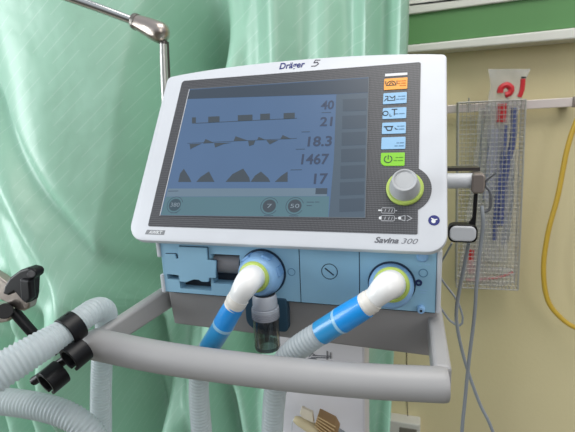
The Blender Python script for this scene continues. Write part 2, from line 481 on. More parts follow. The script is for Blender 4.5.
pouch([(497, 104), (495, 140), (491, 190), (487, 235), (486, 270)], [20, 22, 22, 22, 22], 1.422, .004, POUCH, 2, 'catheter_pack',
      'clear wrapped catheter pack with a flat red label, middle of the wire basket', [
      ('red_label', [(502, 104, -.012), (501.5, 113, -.012), (501, 122, -.012)], 5.2, RED),
      ('blue_tube', [(494, 128, 0), (491, 165, 0), (488, 200, 0)], 5, mat('pale_violet_catheter', (150, 156, 192), .45)),
      ('blue_tube', [(499, 128, 0), (497, 165, 0), (492, 200, 0)], 2.6, TUBEB)], 'wrapped catheter packs in the wire basket')
pouch([(486, 108), (484, 150), (478, 205), (472, 255), (470, 281)], [14, 16, 18, 20, 22], 1.438, .003, POUCH, 3, 'catheter_pack',
      'pale wrapped tubing pack nearest the ventilator in the basket, red strip low down', [
      ('clear_tube', [(483, 118, 0), (479, 170, 0), (474, 215, 0)], 1.2, TUBEC),
      ('red_strip', [(472, 250, -.004), (470, 262, -.004), (471, 273, -.004)], 3.2, RED)], 'wrapped catheter packs in the wire basket')
pouch([(511, 150), (510, 200), (509, 250), (507, 276)], [14, 16, 16, 16], 1.436, .003, POUCH, 4, 'catheter_pack',
      'clear wrapped catheter pack with grey tubes along the open wall side of the basket', [
      ('grey_tube', [(512, 155, 0), (511, 200, 0), (507, 240, 0)], 2.0, TUBEC),
      ('blue_tube', [(508, 160, .001), (506, 205, .001), (503, 245, .001)], 1.6, TUBEB)], 'wrapped catheter packs in the wire basket')
pouch([(462, 268), (478, 275), (497, 277), (514, 276)], [20, 22, 20, 16], 1.405, .004, POUCH, 5, 'folded_catheter_pack',
      'folded clear pack with pinkish tube lying across the bottom of the basket', [
      ('pink_tube', [(466, 280, 0), (484, 279, 0), (500, 277, 0), (513, 272, 0)], 1.3, mat('pink_tube', (206, 128, 128), .4))])

# yellow hose
P, R = pxpath([(592, 92, 1.42, 2.6), (577, 120, 1.42, 2.6), (567, 150, 1.42, 2.5), (558, 195, 1.42, 2.5), (548, 233, 1.42, 2.4), (543.5, 268, 1.42, 2.4), (547, 298, 1.42, 2.4), (558, 315, 1.42, 2.4), (576, 328, 1.42, 2.4), (610, 338, 1.42, 2.4)], .01)
tag(build('oxygen_hose', MB().tube(P, R, 10), YEL, smooth=True), 'amber yellow rubber hose looping down the cream wall', 'hose')

# wall socket
sk = empty('wall_socket', at(408, 440, 1.47)); tag(sk, 'white plastic socket box low on the wall under the ventilator handle', 'socket')
a, b = at(396, 421.5, 1.45), at(420.5, 424, 1.45)
build('socket_box', MB().box((a.x-.04, 1.45, a.z-.09), (b.x, WY, a.z)), SOCK, sk, bevel=.004)
build('socket_insert', MB().box((a.x+.012, 1.447, a.z-.08), (b.x-.012, 1.452, a.z-.02)), mat('socket_insert_grey', (120, 116, 106), .5), sk, bevel=.003)  # mid-grey insert on the socket front
P = [at(407, 405, 1.496), at(407.2, 413, 1.496), at(407.5, 422.5, 1.47)]
build('supply_wire', MB().tube(catmull([tuple(at(406.5, 330, 1.497)), tuple(at(407, 395, 1.497)), tuple(at(408, 421, 1.49))], .02), .0012, 6), DSTEEL, sk)

# ================================================================ CURTAIN
def curtain():
    YB = 1.12
    def xp(px, py=30): return at(px, py, YB).x
    ridges = [(397, 9, .045), (364, 9, .055), (322, 15, .03), (278, 18, .08), (222, 16, .075), (250, 9, .015)]
    R_ = [(xp(p), w*.0026, a) for p, w, a in ridges]
    A = at(20, 92, YB); B = at(138, 292, YB)
    L = Vector((B.x-A.x, 0, B.z-A.z)).normalized(); NN = Vector((-L.z, 0, L.x))
    if NN.x > 0: NN = -NN          # towards lower left
    C1 = at(70, 90, YB); C2 = at(148, 200, YB); VA = at(140, 40, YB); VB = at(114, 300, YB)
    x0, x1, z0, z1 = -2.3, -.035, .06, 2.35
    nx, nz = 380, 190
    def sm(t): t = max(0, min(1, t)); return t*t*(3-2*t)
    V = []; UVS = []
    for j in range(nz+1):
        z = z0+(z1-z0)*j/nz
        for i in range(nx+1):
            x = x0+(x1+.010+.034*min(0, max(-1.2, z-CAMZ-.2))-x0)*i/nx
            zr = z-CAMZ
            d = 0
            drift = .02*math.sin(zr*2.1)-.012*(zr-.2)
            for rx, w, a in R_:
                k = (x-rx-drift)/w; d += a*math.exp(-k*k)
            # wide belly of cloth left of the monitor
            k = (x-C1.x)/.26; d += .17*math.exp(-k*k)
            xa = VA.x+(VB.x-VA.x)*(z-VA.z)/(VB.z-VA.z); d -= (.27-.15*sm((zr-.1)/.3))*sm((x-xa)/.16)*(1-sm((x-xa-.20)/.13))
            # slanting crease: the cloth to the lower left hangs nearer
            s = (x-A.x)*NN.x+(z-A.z)*NN.z
            al = (x-A.x)*L.x+(z-A.z)*L.z
            fade = sm((al+.25)/.3)*sm((1.0-al)/.25)
            d += .075*sm((s+.02)/.07)*fade*math.exp(-max(0, s)/.5)
            d -= .028*math.exp(-((s+.035)/.03)**2)*fade
            d -= .02*math.exp(-((s-.1)/.035)**2)*sm((al-.28)/.1)*fade
            # gathered folds low down
            low = sm((-zr-.38)/.25)
            d += low*(.060*math.sin(x*30+1.5*math.sin(zr*5))+.020*math.sin(x*61+zr*6))
            left = sm((-x-1.15)/.3)
            d += left*.03*math.sin(x*15+zr*2.5)
            d += .006*math.sin(x*23+zr*7)+.005*math.sin(x*11-zr*9)
            V.append(Vector((x, YB-d, z)))
            ang = math.radians(22)*sm((s-.0)/.1)*fade
            u, v = x-A.x, z-A.z
            UVS.append((u*math.cos(ang)+v*math.sin(ang)-d*.6, -u*math.sin(ang)+v*math.cos(ang)))
    F = [(j*(nx+1)+i, j*(nx+1)+i+1, (j+1)*(nx+1)+i+1, (j+1)*(nx+1)+i) for j in range(nz) for i in range(nx)]
    o = build('curtain', MB().add(V, F), CURT, None, smooth=True, recalc=False, weld=False, uvf=None)
    me = o.data; uvl = me.uv_layers.new(name='UVMap')
    for lp in me.loops: uvl.data[lp.index].uv = UVS[lp.vertex_index]
    me.polygons.foreach_set('use_smooth', [True]*len(me.polygons))
    s = o.modifiers.new('Solidify', 'SOLIDIFY'); s.thickness = .0015
    tag(o, 'mint green satin privacy curtain with fine diagonal dashes hanging behind the ventilator', 'curtain')
    return o
curtain()
ct = empty('curtain_track', (-1.15, 1.1, 2.37)); tag(ct, 'ceiling curtain track above the mint green curtain', 'curtain track')
mb = MB().box((-2.35, 1.08, 2.352), (.05, 1.13, 2.385))
build('track_bar', mb, WHITE_COL, ct)

# ================================================================ VENTILATOR
v = empty('ventilator', (-.146, .62, 0))
tag(v, 'white and light blue intensive care ventilator with a large tilted display, on its trolley', 'ventilator')
# --- display housing
prof = []
for u, w in rrect(-.0262, -.0185, .3487, .2245, [.022, .020, .0045, .006], 8):
    if w > .19:
        t = (u+.0262)/.3749; w += .0115*max(0, 1-(2*t-1)**2)**.8*max(0, min(1, (w-.21)/.012))
    prof.append((u, w))
top = []
for k in range(1, 24):
    t = 1-k/24; u = -.0262+.006+(.3749-.0105)*t; top.append((u, .2245+.0115*max(0, 1-(2*((u+.0262)/.3749)-1)**2)**.8))
# insert the arched top between the TR and TL corner arcs
arcs = prof
i_tl = 27
prof = arcs[:27]+top+arcs[27:]
def scaled(pr, k, n):
    cx, cy = .162, .106
    return [W(cx+(u-cx)*(1-k/.187), cy+(w-cy)*(1-k/.122), n) for u, w in pr]
def loft(rings):
    n = len(rings[0]); m = MB(); V = []; F = []
    for r in rings: V += r
    for i in range(len(rings)-1):
        for k in range(n): F.append((i*n+k, i*n+(k+1) % n, (i+1)*n+(k+1) % n, (i+1)*n+k))
    F.append(tuple(range(n))); F.append(tuple((len(rings)-1)*n+k for k in range(n)))
    return m.add(V, F)
build('display_housing', loft([scaled(prof, .0022, .0), scaled(prof, .0007, -.0007), scaled(prof, .0, -.0025), scaled(prof, .0, -.009), scaled(prof, .003, -.011), scaled(prof, .012, -.03), scaled(prof, .05, -.052)]), WHITE, v, smooth=True)
# --- dark patterned panel with the bulge round the knob
kc = pl(404.8, 189); kr = abs(pl(404.8+27, 189)[0]-kc[0])
pw, ph = .3195, .2155
out = [(0, 0), (pw, 0)]
dx = pw-kc[0]
a0 = math.acos(dx/kr)
out = [(0.0015, 0), (pw-.001, 0), (pw, .001)]
for k in range(17):
    a = -a0+2*a0*k/16; out.append((kc[0]+kr*math.cos(a), kc[1]+kr*math.sin(a)))
out += [(pw, ph-.002), (pw-.002, ph), (.003, ph), (0, ph-.003), (0, .0015)]
cp = build('control_panel', flat(out, -.001, .0006), BEZ, v, uvf=PUV)
# --- screen
TLs, TRs, BRs, BLs = (189.8, 89.5), (368.8, 77.7), (365.2, 218.2), (160.4, 215.8)
q = [pl(*p) for p in (BLs, BRs, TRs, TLs)]
sc = build('screen', MB().prism([W(a, b, .0004) for a, b in q], PN*.0006), screen_mat('screen_blue', (100, 138, 186), 1), v)
build('screen_rim', line2(MB(), [q[3], q[0]], .0011, lambda a, b: W(a, b, .0009), PN*.0004), GPRINT, sc)['label'] = 'bright left edge of the screen'
build('screen_rim', line2(MB(), [q[0], q[1], q[2], q[3]], .0009, lambda a, b: W(a, b, .0009), PN*.0004), mat('rim_grey', (92, 98, 104), .5), sc)
def srect(name, pts, c, k=1, n=.0011):
    return build(name, plate_px(MB(), pts, n, n+.0001), screen_mat(name+'_light', c, k), sc)
srect('header_shade_band', [(187.7, 99.5), (338, 94.7), (369.0, 93.0), (368.6, 78.6), (190.3, 90.3)], (66, 84, 104))  # header bar, its dark tone paints the bezel's shade along the screen top
srect('menu_column', [(336.5, 95), (334, 160), (329, 217.5), (364.6, 217.9), (368.6, 93.2)], (96, 118, 138))
srect('divider_band', [(168.5, 189), (327.5, 188.5), (327, 196.5), (166.5, 197)], (134, 162, 184), n=.0012)
srect('settings_band', [(166.2, 197.2), (329.5, 196.7), (328.5, 217.3), (161.4, 215.2)], (106, 152, 166), n=.00115)
srect('status_field', [(316, 188.7), (327.6, 188.7), (327.3, 194.6), (315.6, 194.6)], (74, 92, 110), n=.0014)
y = 99
for hgt, k in ((13, 0), (14, 1), (14, 2), (14, 3), (14, 4), (14, 5), (14, 6)):
    xo = 343-(y-99)*.035; xo2 = 366.6-(y-99)*.026
    srect('soft_key', [(xo, y+hgt), (xo2, y+hgt-1), (xo2+.2, y), (xo, y+1)], (80, 100, 120), n=.0013)
    y += 16.6
SD = screen_mat('trace_dark', (76, 90, 102))
mb = MB()
def blk(x0, x1, yt, yb, sl=-.045):
    plate_px(mb, [(x0, yb), (x1, yb+(x1-x0)*sl), (x1, yt+(x1-x0)*sl), (x0, yt)], .0012, .0014)
for a, b, t, bb in ((192.5, 196.3, 118, 124), (208.7, 219.9, 117.3, 123.3), (238.2, 252.8, 115.8, 121.8), (260.6, 270.2, 114.5, 120.6), (283.9, 295, 113.8, 119.8)): blk(a, b, t, bb)
linepx(mb, [(196, 123.8), (297, 118.8)], .0008, .0012, .0014)
build('pressure_trace', mb, SD, sc)
mb = MB()
for tr in ([(190, 144.5), (202, 144), (192, 149)], [(190, 144.5), (192, 149), (191, 150)], [(203.5, 144), (214.6, 143.4), (206, 139.5)], [(214.6, 143.4), (231.8, 143.2), (224, 144.6), (215.5, 148)],
           [(234, 141.6), (248.6, 141.2), (236, 136.8)], [(248.4, 141.5), (255.6, 141.2), (254, 145.2), (249.5, 146.6)], [(257.4, 140.8), (266.4, 140.6), (259, 137.4)],
           [(266.6, 140.6), (278.6, 140.6), (270, 145)], [(280.5, 139.8), (291.8, 139.6), (283, 135.6)]): plate_px(mb, tr, .0012, .0014)
linepx(mb, [(188, 143.8), (297, 138.8)], .0006, .0012, .0014)
build('flow_trace', mb, SD, sc)
mb = MB()
for poly in ([(178.7, 182.4), (191.9, 182.4), (189.6, 177.5), (184.3, 169.2), (180.6, 174)], [(196.8, 182.3), (214.9, 182.3), (209.4, 171.9), (201, 177.5)],
             [(226, 182.3), (250.4, 182.3), (249.6, 178), (243.6, 169), (233, 174.5)], [(251, 182.3), (270.6, 182.3), (268.6, 178.6), (261.3, 172), (255.5, 176)], [(275.2, 182.3), (287.9, 182.3), (287.9, 172), (281.4, 176.4)]):
    plate_px(mb, poly, .0012, .0014)
build('volume_trace', mb, SD, sc)
DIG = screen_mat('digit_dark', (64, 82, 116))
for s, a, b, h in (('40', (320.8, 110), (333.8, 109.5), 8.7), ('21', (319.8, 126.6), (332.2, 126.2), 9), ('18.3', (307.6, 146.8), (331.7, 146.2), 9.8), ('1467', (301.2, 164.6), (328.6, 164.4), 10.2), ('17', (313.8, 184.2), (327.6, 184), 10.4)):
    text(s, a, b, h, .0014, DIG, 'digits', sc, bold=.024)
LW = screen_mat('small_light', (170, 190, 205)); SMD = screen_mat('small_dark', (76, 98, 120))
mb = MB()
for (x, y_, w) in ((322, 113.2, 9), (302, 132.5, 8), (296, 149.8, 9), (291, 170.4, 11), (168.8, 191.6, 10)): build('caption', linepx(MB(), [(x, y_), (x+w, y_-.2)], .0009, .0013, .0014), SMD, sc)
for (x, y_, w) in ((307, 202.6, 7), (307, 206, 5), (315.5, 202.5, 4)): build('caption', linepx(MB(), [(x, y_), (x+w, y_)], .0008, .0014, .0015), SMD, sc)
for (x, y_, w) in ((171.5, 213.2, 6), (264.5, 216, 9), (289.5, 216.3, 9)): build('caption', linepx(MB(), [(x, y_), (x+w, y_)], .0008, .0014, .0015), SMD, sc)
def ring2(mb, c, r, w, n0, n1, a0=0, a1=360, seg=28):
    pts = [(c[0]+r*math.cos(math.radians(a0+(a1-a0)*k/seg)), c[1]+r*math.sin(math.radians(a0+(a1-a0)*k/seg))) for k in range(seg+1)]
    return line2(mb, pts, w, lambda a, b: W(a, b, n0), PN*(n1-n0))
for (px, py, s, rr) in ((175.4, 205.2, '380', .0082), (269.6, 206.4, '7', .0080), (295, 206.4, '50', .0080)):
    c = pl(px, py)
    dial = build('dial', flat(circ(c[0], c[1], rr), .0013, .0015), SD if px > 200 else screen_mat('dial_faded', (66, 96, 112)), sc)
    mb = MB(); ring2(mb, c, rr*1.3, .0007, .0013, .0014, 20, 330); build('dial_ring', mb, SMD, sc)
    w = 4.5 if len(s) > 1 else 2.4
    text(s, (px-w, py+2), (px+w, py+2), 4.2, .0016, LW, 'dial_value', sc)
# --- keys
def key(name, pts, m, label):
    q = [pl(*p) for p in pts]
    us = [a for a, b in q]; vs = [b for a, b in q]
    u0, u1 = (q[0][0]+q[3][0])/2, (q[1][0]+q[2][0])/2; v1, v0 = (q[0][1]+q[1][1])/2, (q[2][1]+q[3][1])/2
    r = [.001]*4
    if name == 'power_key': r = [.006, .001, .001, .001]
    o = build('membrane_key', flat(rrect(u0, v0, u1, v1, r, 4), .0004, .0014), m, v)
    o['label'] = label
    return o, u0, v0, u1, v1
def ln(mb, pts, w=.0009, n=.0014): return line2(mb, pts, w, lambda a, b: W(a, b, n), PN*.0003)
build('indicator_light', plate_px(MB(), [(385.2, 74.6), (407.4, 73.2), (407.3, 75.6), (385, 77.2)], .0004, .0014), WPRINT, v)
keys = [('alarm_key', [(384.6, 79.6), (407.6, 77.9), (407.2, 89.3), (383.8, 90.7)], ORG, 'orange alarm key'),
        ('blue_key', [(383.6, 94.3), (407.1, 92.4), (406.4, 103.5), (383, 105)], KBLUE, 'pale blue key with nebuliser symbol'),
        ('blue_key', [(383, 109.1), (406.7, 107.4), (406, 118.5), (382.4, 119.9)], KBLUE, 'pale blue key with oxygen suction symbol'),
        ('blue_key', [(382.4, 123.6), (406.2, 122.4), (405.6, 133.6), (381.8, 134.9)], KBLUE, 'pale blue key with hold symbol'),
        ('blue_key', [(381.8, 138.2), (405.8, 137.2), (405.2, 149.2), (381.1, 150)], KBLUE, 'pale blue key with writing only'),
        ('power_key', [(381.1, 153.5), (405, 153), (404.4, 166), (380.6, 166.6)], KGREEN, 'lime green standby key')]
for i, (nm, pts, m, lb) in enumerate(keys):
    o, u0, v0, u1, v1 = key(nm, pts, m, lb); cx, cy = u0+(u1-u0)*.31, (v0+v1)/2
    mb = MB()
    if i == 0:
        ln(mb, [(cx+.005*math.cos(math.radians(a)), cy-.001+.005*math.sin(math.radians(a))) for a in range(0, 181, 20)]); ln(mb, [(cx-.006, cy-.002), (cx+.006, cy-.002)])
        ln(mb, [(cx-.0025, cy-.0015), (cx-.001, cy+.0015), (cx+.001, cy+.0015), (cx+.0025, cy-.0015)]); ln(mb, [(cx-.0065, cy), (cx-.0065, cy+.004)]); ln(mb, [(cx+.0065, cy), (cx+.0065, cy+.004)])
    elif i == 1:
        ln(mb, [(cx-.006, cy+.003), (cx-.003, cy+.003), (cx-.003, cy-.003), (cx+.005, cy-.003), (cx+.005, cy+.003), (cx+.002, cy), (cx-.001, cy+.003)]); ln(mb, [(cx-.007, cy-.0035), (cx-.004, cy)])
    elif i == 2:
        ln(mb, [(cx-.005+.003*math.cos(math.radians(a)), cy+.003*math.sin(math.radians(a))) for a in range(0, 361, 30)], .001)
        ln(mb, [(cx+.000, cy-.001), (cx+.000, cy-.004), (cx+.002, cy-.004)], .0007); ln(mb, [(cx+.005, cy-.003), (cx+.005, cy+.005)], .0011); ln(mb, [(cx+.002, cy+.005), (cx+.008, cy+.005)], .0011)
    elif i == 3:
        ln(mb, [(cx-.006, cy+.002), (cx+.004, cy+.002)], .0014); ln(mb, [(cx-.004, cy+.001), (cx-.002, cy-.003), (cx+.002, cy-.003), (cx+.003, cy+.001)], .0012); ln(mb, [(cx+.006, cy), (cx+.008, cy-.002)])
    elif i == 5:
        ln(mb, [(cx+.0042*math.cos(math.radians(a)), cy+.0042*math.sin(math.radians(a))) for a in range(120, 421, 20)], .0009); ln(mb, [(cx, cy), (cx, cy+.005)], .0009)
    if mb.v: build('key_symbol', mb, BLK, o)
    mb = MB(); x0 = u0+(u1-u0)*.55
    for j, (dy, wd) in enumerate(((.0032, .9), (0, 1), (-.0032, .7)) if i == 0 else ((.002, .8), (-.0018, 1.0)) if i != 2 else ((-.0012, 1.1),)):
        yy = cy+dy-(.002 if i == 4 else 0); xx = u1-.0015-.010*wd
        ln(mb, [(xx, yy), (xx+.003*wd, yy)], .001); ln(mb, [(xx+.0045*wd, yy), (xx+.0095*wd, yy)], .001)
    build('key_writing', mb, mat('orange_print', (206, 110, 40), .6) if i == 0 else mat('key_print', (92, 128, 160), .6) if i != 5 else mat('green_print', (84, 140, 30), .6), o)
# --- knob
r_ring = abs(pl(404.8+19, 189)[0]-kc[0])
kn = build('rotary_knob', MB().lathe([(0, .021), (r_ring*.50, .0208), (r_ring*.57, .0222), (r_ring*.63, .0222), (r_ring*.68, .020), (r_ring*.72, .012), (r_ring*.80, .008), (r_ring*.83, .003), (r_ring*.83, .0)], W(kc[0], kc[1], .0012), PN, 48), GREYK, v, smooth=True)
mb = MB().lathe([(r_ring*.80, .0), (r_ring*.82, .004), (r_ring*.93, .0042), (r_ring, .0028), (r_ring, 0)], W(kc[0], kc[1], .0006), PN, 48)
build('knob_ring', mb, LIME, kn, smooth=True)
# --- printed symbols
mb = MB()
for (x, y_, tri) in ((380.5, 210.6, 0), (380.4, 218.2, 1), (399.7, 218.3, 1)):
    c = pl(x, y_)
    if tri: mb.prism([W(a, b, .0007) for a, b in circ(c[0], c[1], .0017, 10)], PN*.0002)
    else: ln(mb, [(c[0]-.002, c[1]), (c[0]+.0015, c[1])], .0015, .0007)
build('status_light', mb, WPRINT, v)
mb = MB()
for (x, y_) in ((388.8, 210.8), (388.6, 218.5)):
    c = pl(x, y_); pts = rrect(c[0]-.0075, c[1]-.003, c[0]+.006, c[1]+.003, .0012, 3); ln(mb, pts+[pts[0]], .0007, .0007)
    for dx in (-.004, 0, .003): ln(mb, [(c[0]+dx, c[1]-.0015), (c[0]+dx+.0008, c[1]+.0015)], .0007, .0007)
    ln(mb, [(c[0]+.007, c[1]), (c[0]+.0085, c[1])], .001, .0007)
c = pl(406, 218.4)
ln(mb, [(c[0]-.006, c[1]+.0015), (c[0]-.001, c[1]+.003), (c[0]-.001, c[1]-.003), (c[0]-.006, c[1]-.0015)], .0008, .0007); ln(mb, [(c[0]+.001, c[1]+.003), (c[0]+.006, c[1]), (c[0]+.001, c[1]-.003)], .0008, .0007)
build('battery_symbols', mb, GPRINT, v)
text('Savina', (374.3, 242.6), (398.6, 243.4), 5.8, .0003, GINK, 'model_lettering', v, shear=.35, bold=.03)
text('300', (401.2, 243.6), (418, 244.2), 5.6, .0003, GINK, 'model_lettering', v, shear=.35, bold=-.008)
text('Dräger', (279.3, 69.2), (304.6, 67), 6.0, .0003, NAVYINK, 'maker_lettering', v, shear=.12, bold=.022)
mb = MB(); linepx(mb, [(320.2, 60.2), (315.6, 60.2), (313.8, 63), (317.5, 62.2), (318.4, 64), (315.8, 66), (311.4, 66.3)], .0011, 0, .0004)
build('handwritten_number', mb, INK, v)
c = pl(434, 220.4); em = build('round_emblem', flat(circ(c[0], c[1], .0056), -.0004, .0004), NAVYINK, v)
mb = MB(); mb.prism([W(a, b, .0004) for a, b in circ(c[0]-.0005, c[1]-.001, .0022, 12)], PN*.0002); ln(mb, [(c[0]-.0025, c[1]+.002), (c[0]+.0005, c[1]+.0005), (c[0]+.003, c[1]+.001)], .0011, .0004)
build('emblem_mark', mb, WPRINT, em)
st = build('printed_badge', plate_px(MB(), [(145.0, 234.2), (163.8, 235), (165.4, 230.4), (147.2, 229.8)], -.0002, .0003), mat('badge_grey', (128, 131, 134), .6), v)
text('AWKT', (148.6, 233.7), (162.2, 234.2), 3.2, .0005, mat('badge_white', (216, 218, 220), .6), 'badge_writing', st, shear=.2, bold=.03)

# --- body and front panel
YF = .46
def F(px, py, dy=0): return at(px, py, YF+dy)
BX0, BX1, BZ1, BZ0 = -.3135, .0215, CAMZ-.10, CAMZ-.2095
build('body_shell', MB().prism([Vector((BX0-.004, y_, CAMZ+z_)) for y_, z_ in ((YF+.0145, -.2115), (YF+.0145, -.146), (.53, -.118), (.60, -.03), (.75, -.03), (.75, -.2115))], (BX1-BX0+.010, 0, 0)), GREY_LIP, v, bevel=.003)
# rear swivel neck under display
build('display_neck', MB().box((-.25, .595, CAMZ-.04), (-.06, .68, CAMZ+.0)), GREY_LIP, v, bevel=.01)
def fpoly(pts, y): return [at(px, py, YF) + Vector((0, y, 0)) for px, py in pts]
# front plate, with its recesses made as real holes: tiled round them
def rectxz(mb, x0, z0, x1, z1, y0, y1): return mb.box((x0, y0, z0), (x1, y1, z1))
def X(px, py=270): return F(px, py).x
def Z(px, py): return F(px, py).z
rx0, rx1 = F(211, 262).x, F(240, 262).x
rz1, rz0 = F(225, 254.5).z, F(225, 284).z
sx0, sx1 = F(180, 283).x, F(211, 283).x; sz1, sz0 = F(195, 278).z, F(195, 289.5).z
tx0, tx1 = F(167.3, 276).x, F(179, 276).x; tz1, tz0 = F(172, 273).z, F(172, 279.2).z
xs = sorted([BX0, tx0, tx1, sx0+.0005, sx1, rx0+.001, rx1, BX1]); zs = sorted([BZ0, BZ1, rz0, rz1, sz0, sz1, tz0, tz1])
mb = MB()
for i in range(len(xs)-1):
    for j in range(len(zs)-1):
        cx, cz = (xs[i]+xs[i+1])/2, (zs[j]+zs[j+1])/2
        if (rx0 < cx < rx1 and rz0 < cz < rz1) or (sx0 < cx < sx1 and sz0 < cz < sz1) or (tx0 < cx < tx1 and tz0 < cz < tz1): continue
        mb.box((xs[i], YF, zs[j]), (xs[i+1], YF+.014, zs[j+1]))
fp = build('front_panel', mb, BLUE, v)
build('recess_backing', MB().box((tx0-.002, YF+.0142, rz0-.012), (rx1+.002, YF+.0165, rz1+.002)), DARK, v)
P = [Vector((rx0+.002, YF+.012, (rz0+rz1)/2+.004)), Vector((rx1-.002, YF+.012, (rz0+rz1)/2+.004))]
build('sensor_roller', MB().tube(P, .0125, 24), mat('roller_grey', (120, 118, 120), .4), v, smooth=True)
# flap over the flow sensor bay
fo = [(179.8, 246), (208, 247.2), (208.7, 259), (217.2, 260), (217, 277.2), (210.4, 277), (209.6, 281), (203, 281), (200, 279), (195, 278.6), (191, 280), (188, 281.4), (181, 280.6), (179.9, 274.5), (167, 273), (166.2, 253.4), (176.4, 253.6), (177.5, 257.8), (179.6, 257.8)]
build('sensor_flap', MB().prism(fpoly(fo, -.0035), (0, .0035, 0)), BLUE, v, bevel=.0006)
mb = MB()
fo3 = fpoly(fo, -.0006)
for a, b in zip(fo3, fo3[1:]+fo3[:1]): mb.bar(a, b, .00075, 5)
build('flap_gap', mb, LINE, v)
# seams, screws, bumps
mb = MB()
for px in (300.2, 359.5):
    x = F(px, 280).x; build('panel_seam', MB().box((x-.0004, YF-.0003, BZ0), (x+.0004, YF+.001, BZ1)), LINE, v)
def fcirc(px, py): return F(px, py)
c = fcirc(329.5, 271.5)
mb = MB(); mb.lathe([(.0088, 0), (.0088, .0004), (.0095, .0004), (.0095, 0)], c, (0, -1, 0), 32); build('screw_outline', mb, LINE, v)
sw = build('coin_screw', MB().lathe([(0, .0006), (.0084, .0006), (.0087, 0)], c, (0, -1, 0), 32), BLUE, v, smooth=True)
mb = MB(); mb.prism([c+Vector((-.0055, -.0011, .0035)), c+Vector((-.0045, -.0011, .0045)), c+Vector((.0055, -.0011, -.0035)), c+Vector((.0045, -.0011, -.0045))], (0, .0005, 0)); build('screw_slot', mb, LINE, sw)
c = fcirc(291.5, 272); mb = MB().lathe([(.004, 0), (.004, .0004), (.0046, .0004), (.0046, 0)], c, (0, -1, 0), 24); build('round_mark', mb, mat('seam_mid_blue', (84, 130, 164), .6), v)
c = fcirc(422.5, 256.8); build('port_cap', MB().lathe([(0, .004), (.004, .0036), (.0058, .001), (.006, 0)], c, (0, -1, 0), 24), BLUE2, v, smooth=True)
c = fcirc(423.2, 273); mb = MB().lathe([(.004, 0), (.004, .0004), (.0048, .0004), (.0048, 0)], c, (0, -1, 0), 24)
build('round_mark', mb, mat('seam_mid_blue', (84, 130, 164), .6), v)
mb = MB()
for (x, y_, w) in ((418.5, 265.5, 3), (424, 264.6, 6), (419, 290, 8), (420, 292.6, 6)):
    a = F(x, y_); k = mpp(a); build('printed_caption', MB().box((a.x, YF-.0004, a.z-.0006), (a.x+w*k, YF+.0002, a.z+.0006)), BPRINT, v)
c = fcirc(418.8, 282.6); build('gas_nipple', MB().lathe([(.0016, 0), (.0016, .0016), (.0034, .0016), (.0036, 0)], c, (0, -1, 0), 20), mat('navy_plastic', (28, 44, 92), .5), v, smooth=True)
c = fcirc(421, 308.3); nb = build('gas_nipple', MB().lathe([(0, .007), (.0034, .007), (.0042, .005), (.0042, 0)], c, (0, -1, 0), 20), BLUE2, v, smooth=True)
build('nipple_hole', MB().lathe([(0, .0074), (.0014, .0074), (.0014, .007)], c, (0, -1, 0), 14), DARK, nb)
build('side_cheek', MB().box((BX0-.0055, YF-.002, F(160, 257).z), (BX0-.0002, YF+.02, F(160, 240).z)), WHITE, v, bevel=.0015)
build('side_cheek', MB().box((BX0-.0045, YF-.002, F(162, 292).z), (BX0+.0008, YF+.02, F(162, 274).z)), WHITE, v, bevel=.0015)
build('side_cheek', MB().box((BX1+.0005, YF-.002, BZ0), (BX1+.0055, YF+.02, BZ1-.038)), WHITE, v, bevel=.0015)

# --- ports
def port(bc, rb, notches, gcen, gr, name, YR):
    c = F(*bc); k = mpp(c); R_ = rb*k
    ax = Vector((0, -1, 0))
    mb = MB().lathe([(R_*1.07, -.002), (R_*1.07, .0012), (0, .0012)], c, ax, 48)
    p = build(name, MB().lathe([(R_*.98, .0005), (R_, .008), (R_*.97, .014), (R_*.88, .020), (R_*.80, .024), (R_*.70, .026), (0, .026)], c, ax, 48), BLUE2, v, smooth=True)
    build('port_gap', mb, LINE, p)
    if notches:
        for a in notches:
            a = math.radians(a); q = c+Vector((math.cos(a)*R_*.98, -.010, math.sin(a)*R_*.98)); t = Vector((-math.sin(a), 0, math.cos(a)))
            n_ = Vector((math.cos(a), 0, math.sin(a)))
            build('grip_notch', MB().prism([q-t*.006+n_*.001+Vector((0, -.008, 0)), q+t*.006+n_*.001+Vector((0, -.008, 0)), q+t*.006+n_*.001+Vector((0, .008, 0)), q-t*.006+n_*.001+Vector((0, .008, 0))], -n_*.0045), mat('notch_blue', (116, 160, 206), .5), p, bevel=.002)
    g = at(gcen[0], gcen[1], YR); rg = gr*mpp(g)
    build('lime_ring', MB().lathe([(rg*.80, -.006), (rg*.98, -.004), (rg, .0), (rg*.96, .0035), (rg*.84, .0048), (rg*.72, .0035), (rg*.72, -.004)], g, ax, 48), LIME, p, smooth=True)
    return c, g, rg
c1, g1, rg1 = port((263, 271.8), 22.5, (65, 15, 125), (254, 277), 16.2, 'expiratory_port', .434)
c2, g2, rg2 = port((391.5, 283.5), 21.8, (), (391.2, 285), 18.2, 'inspiratory_port', .434)

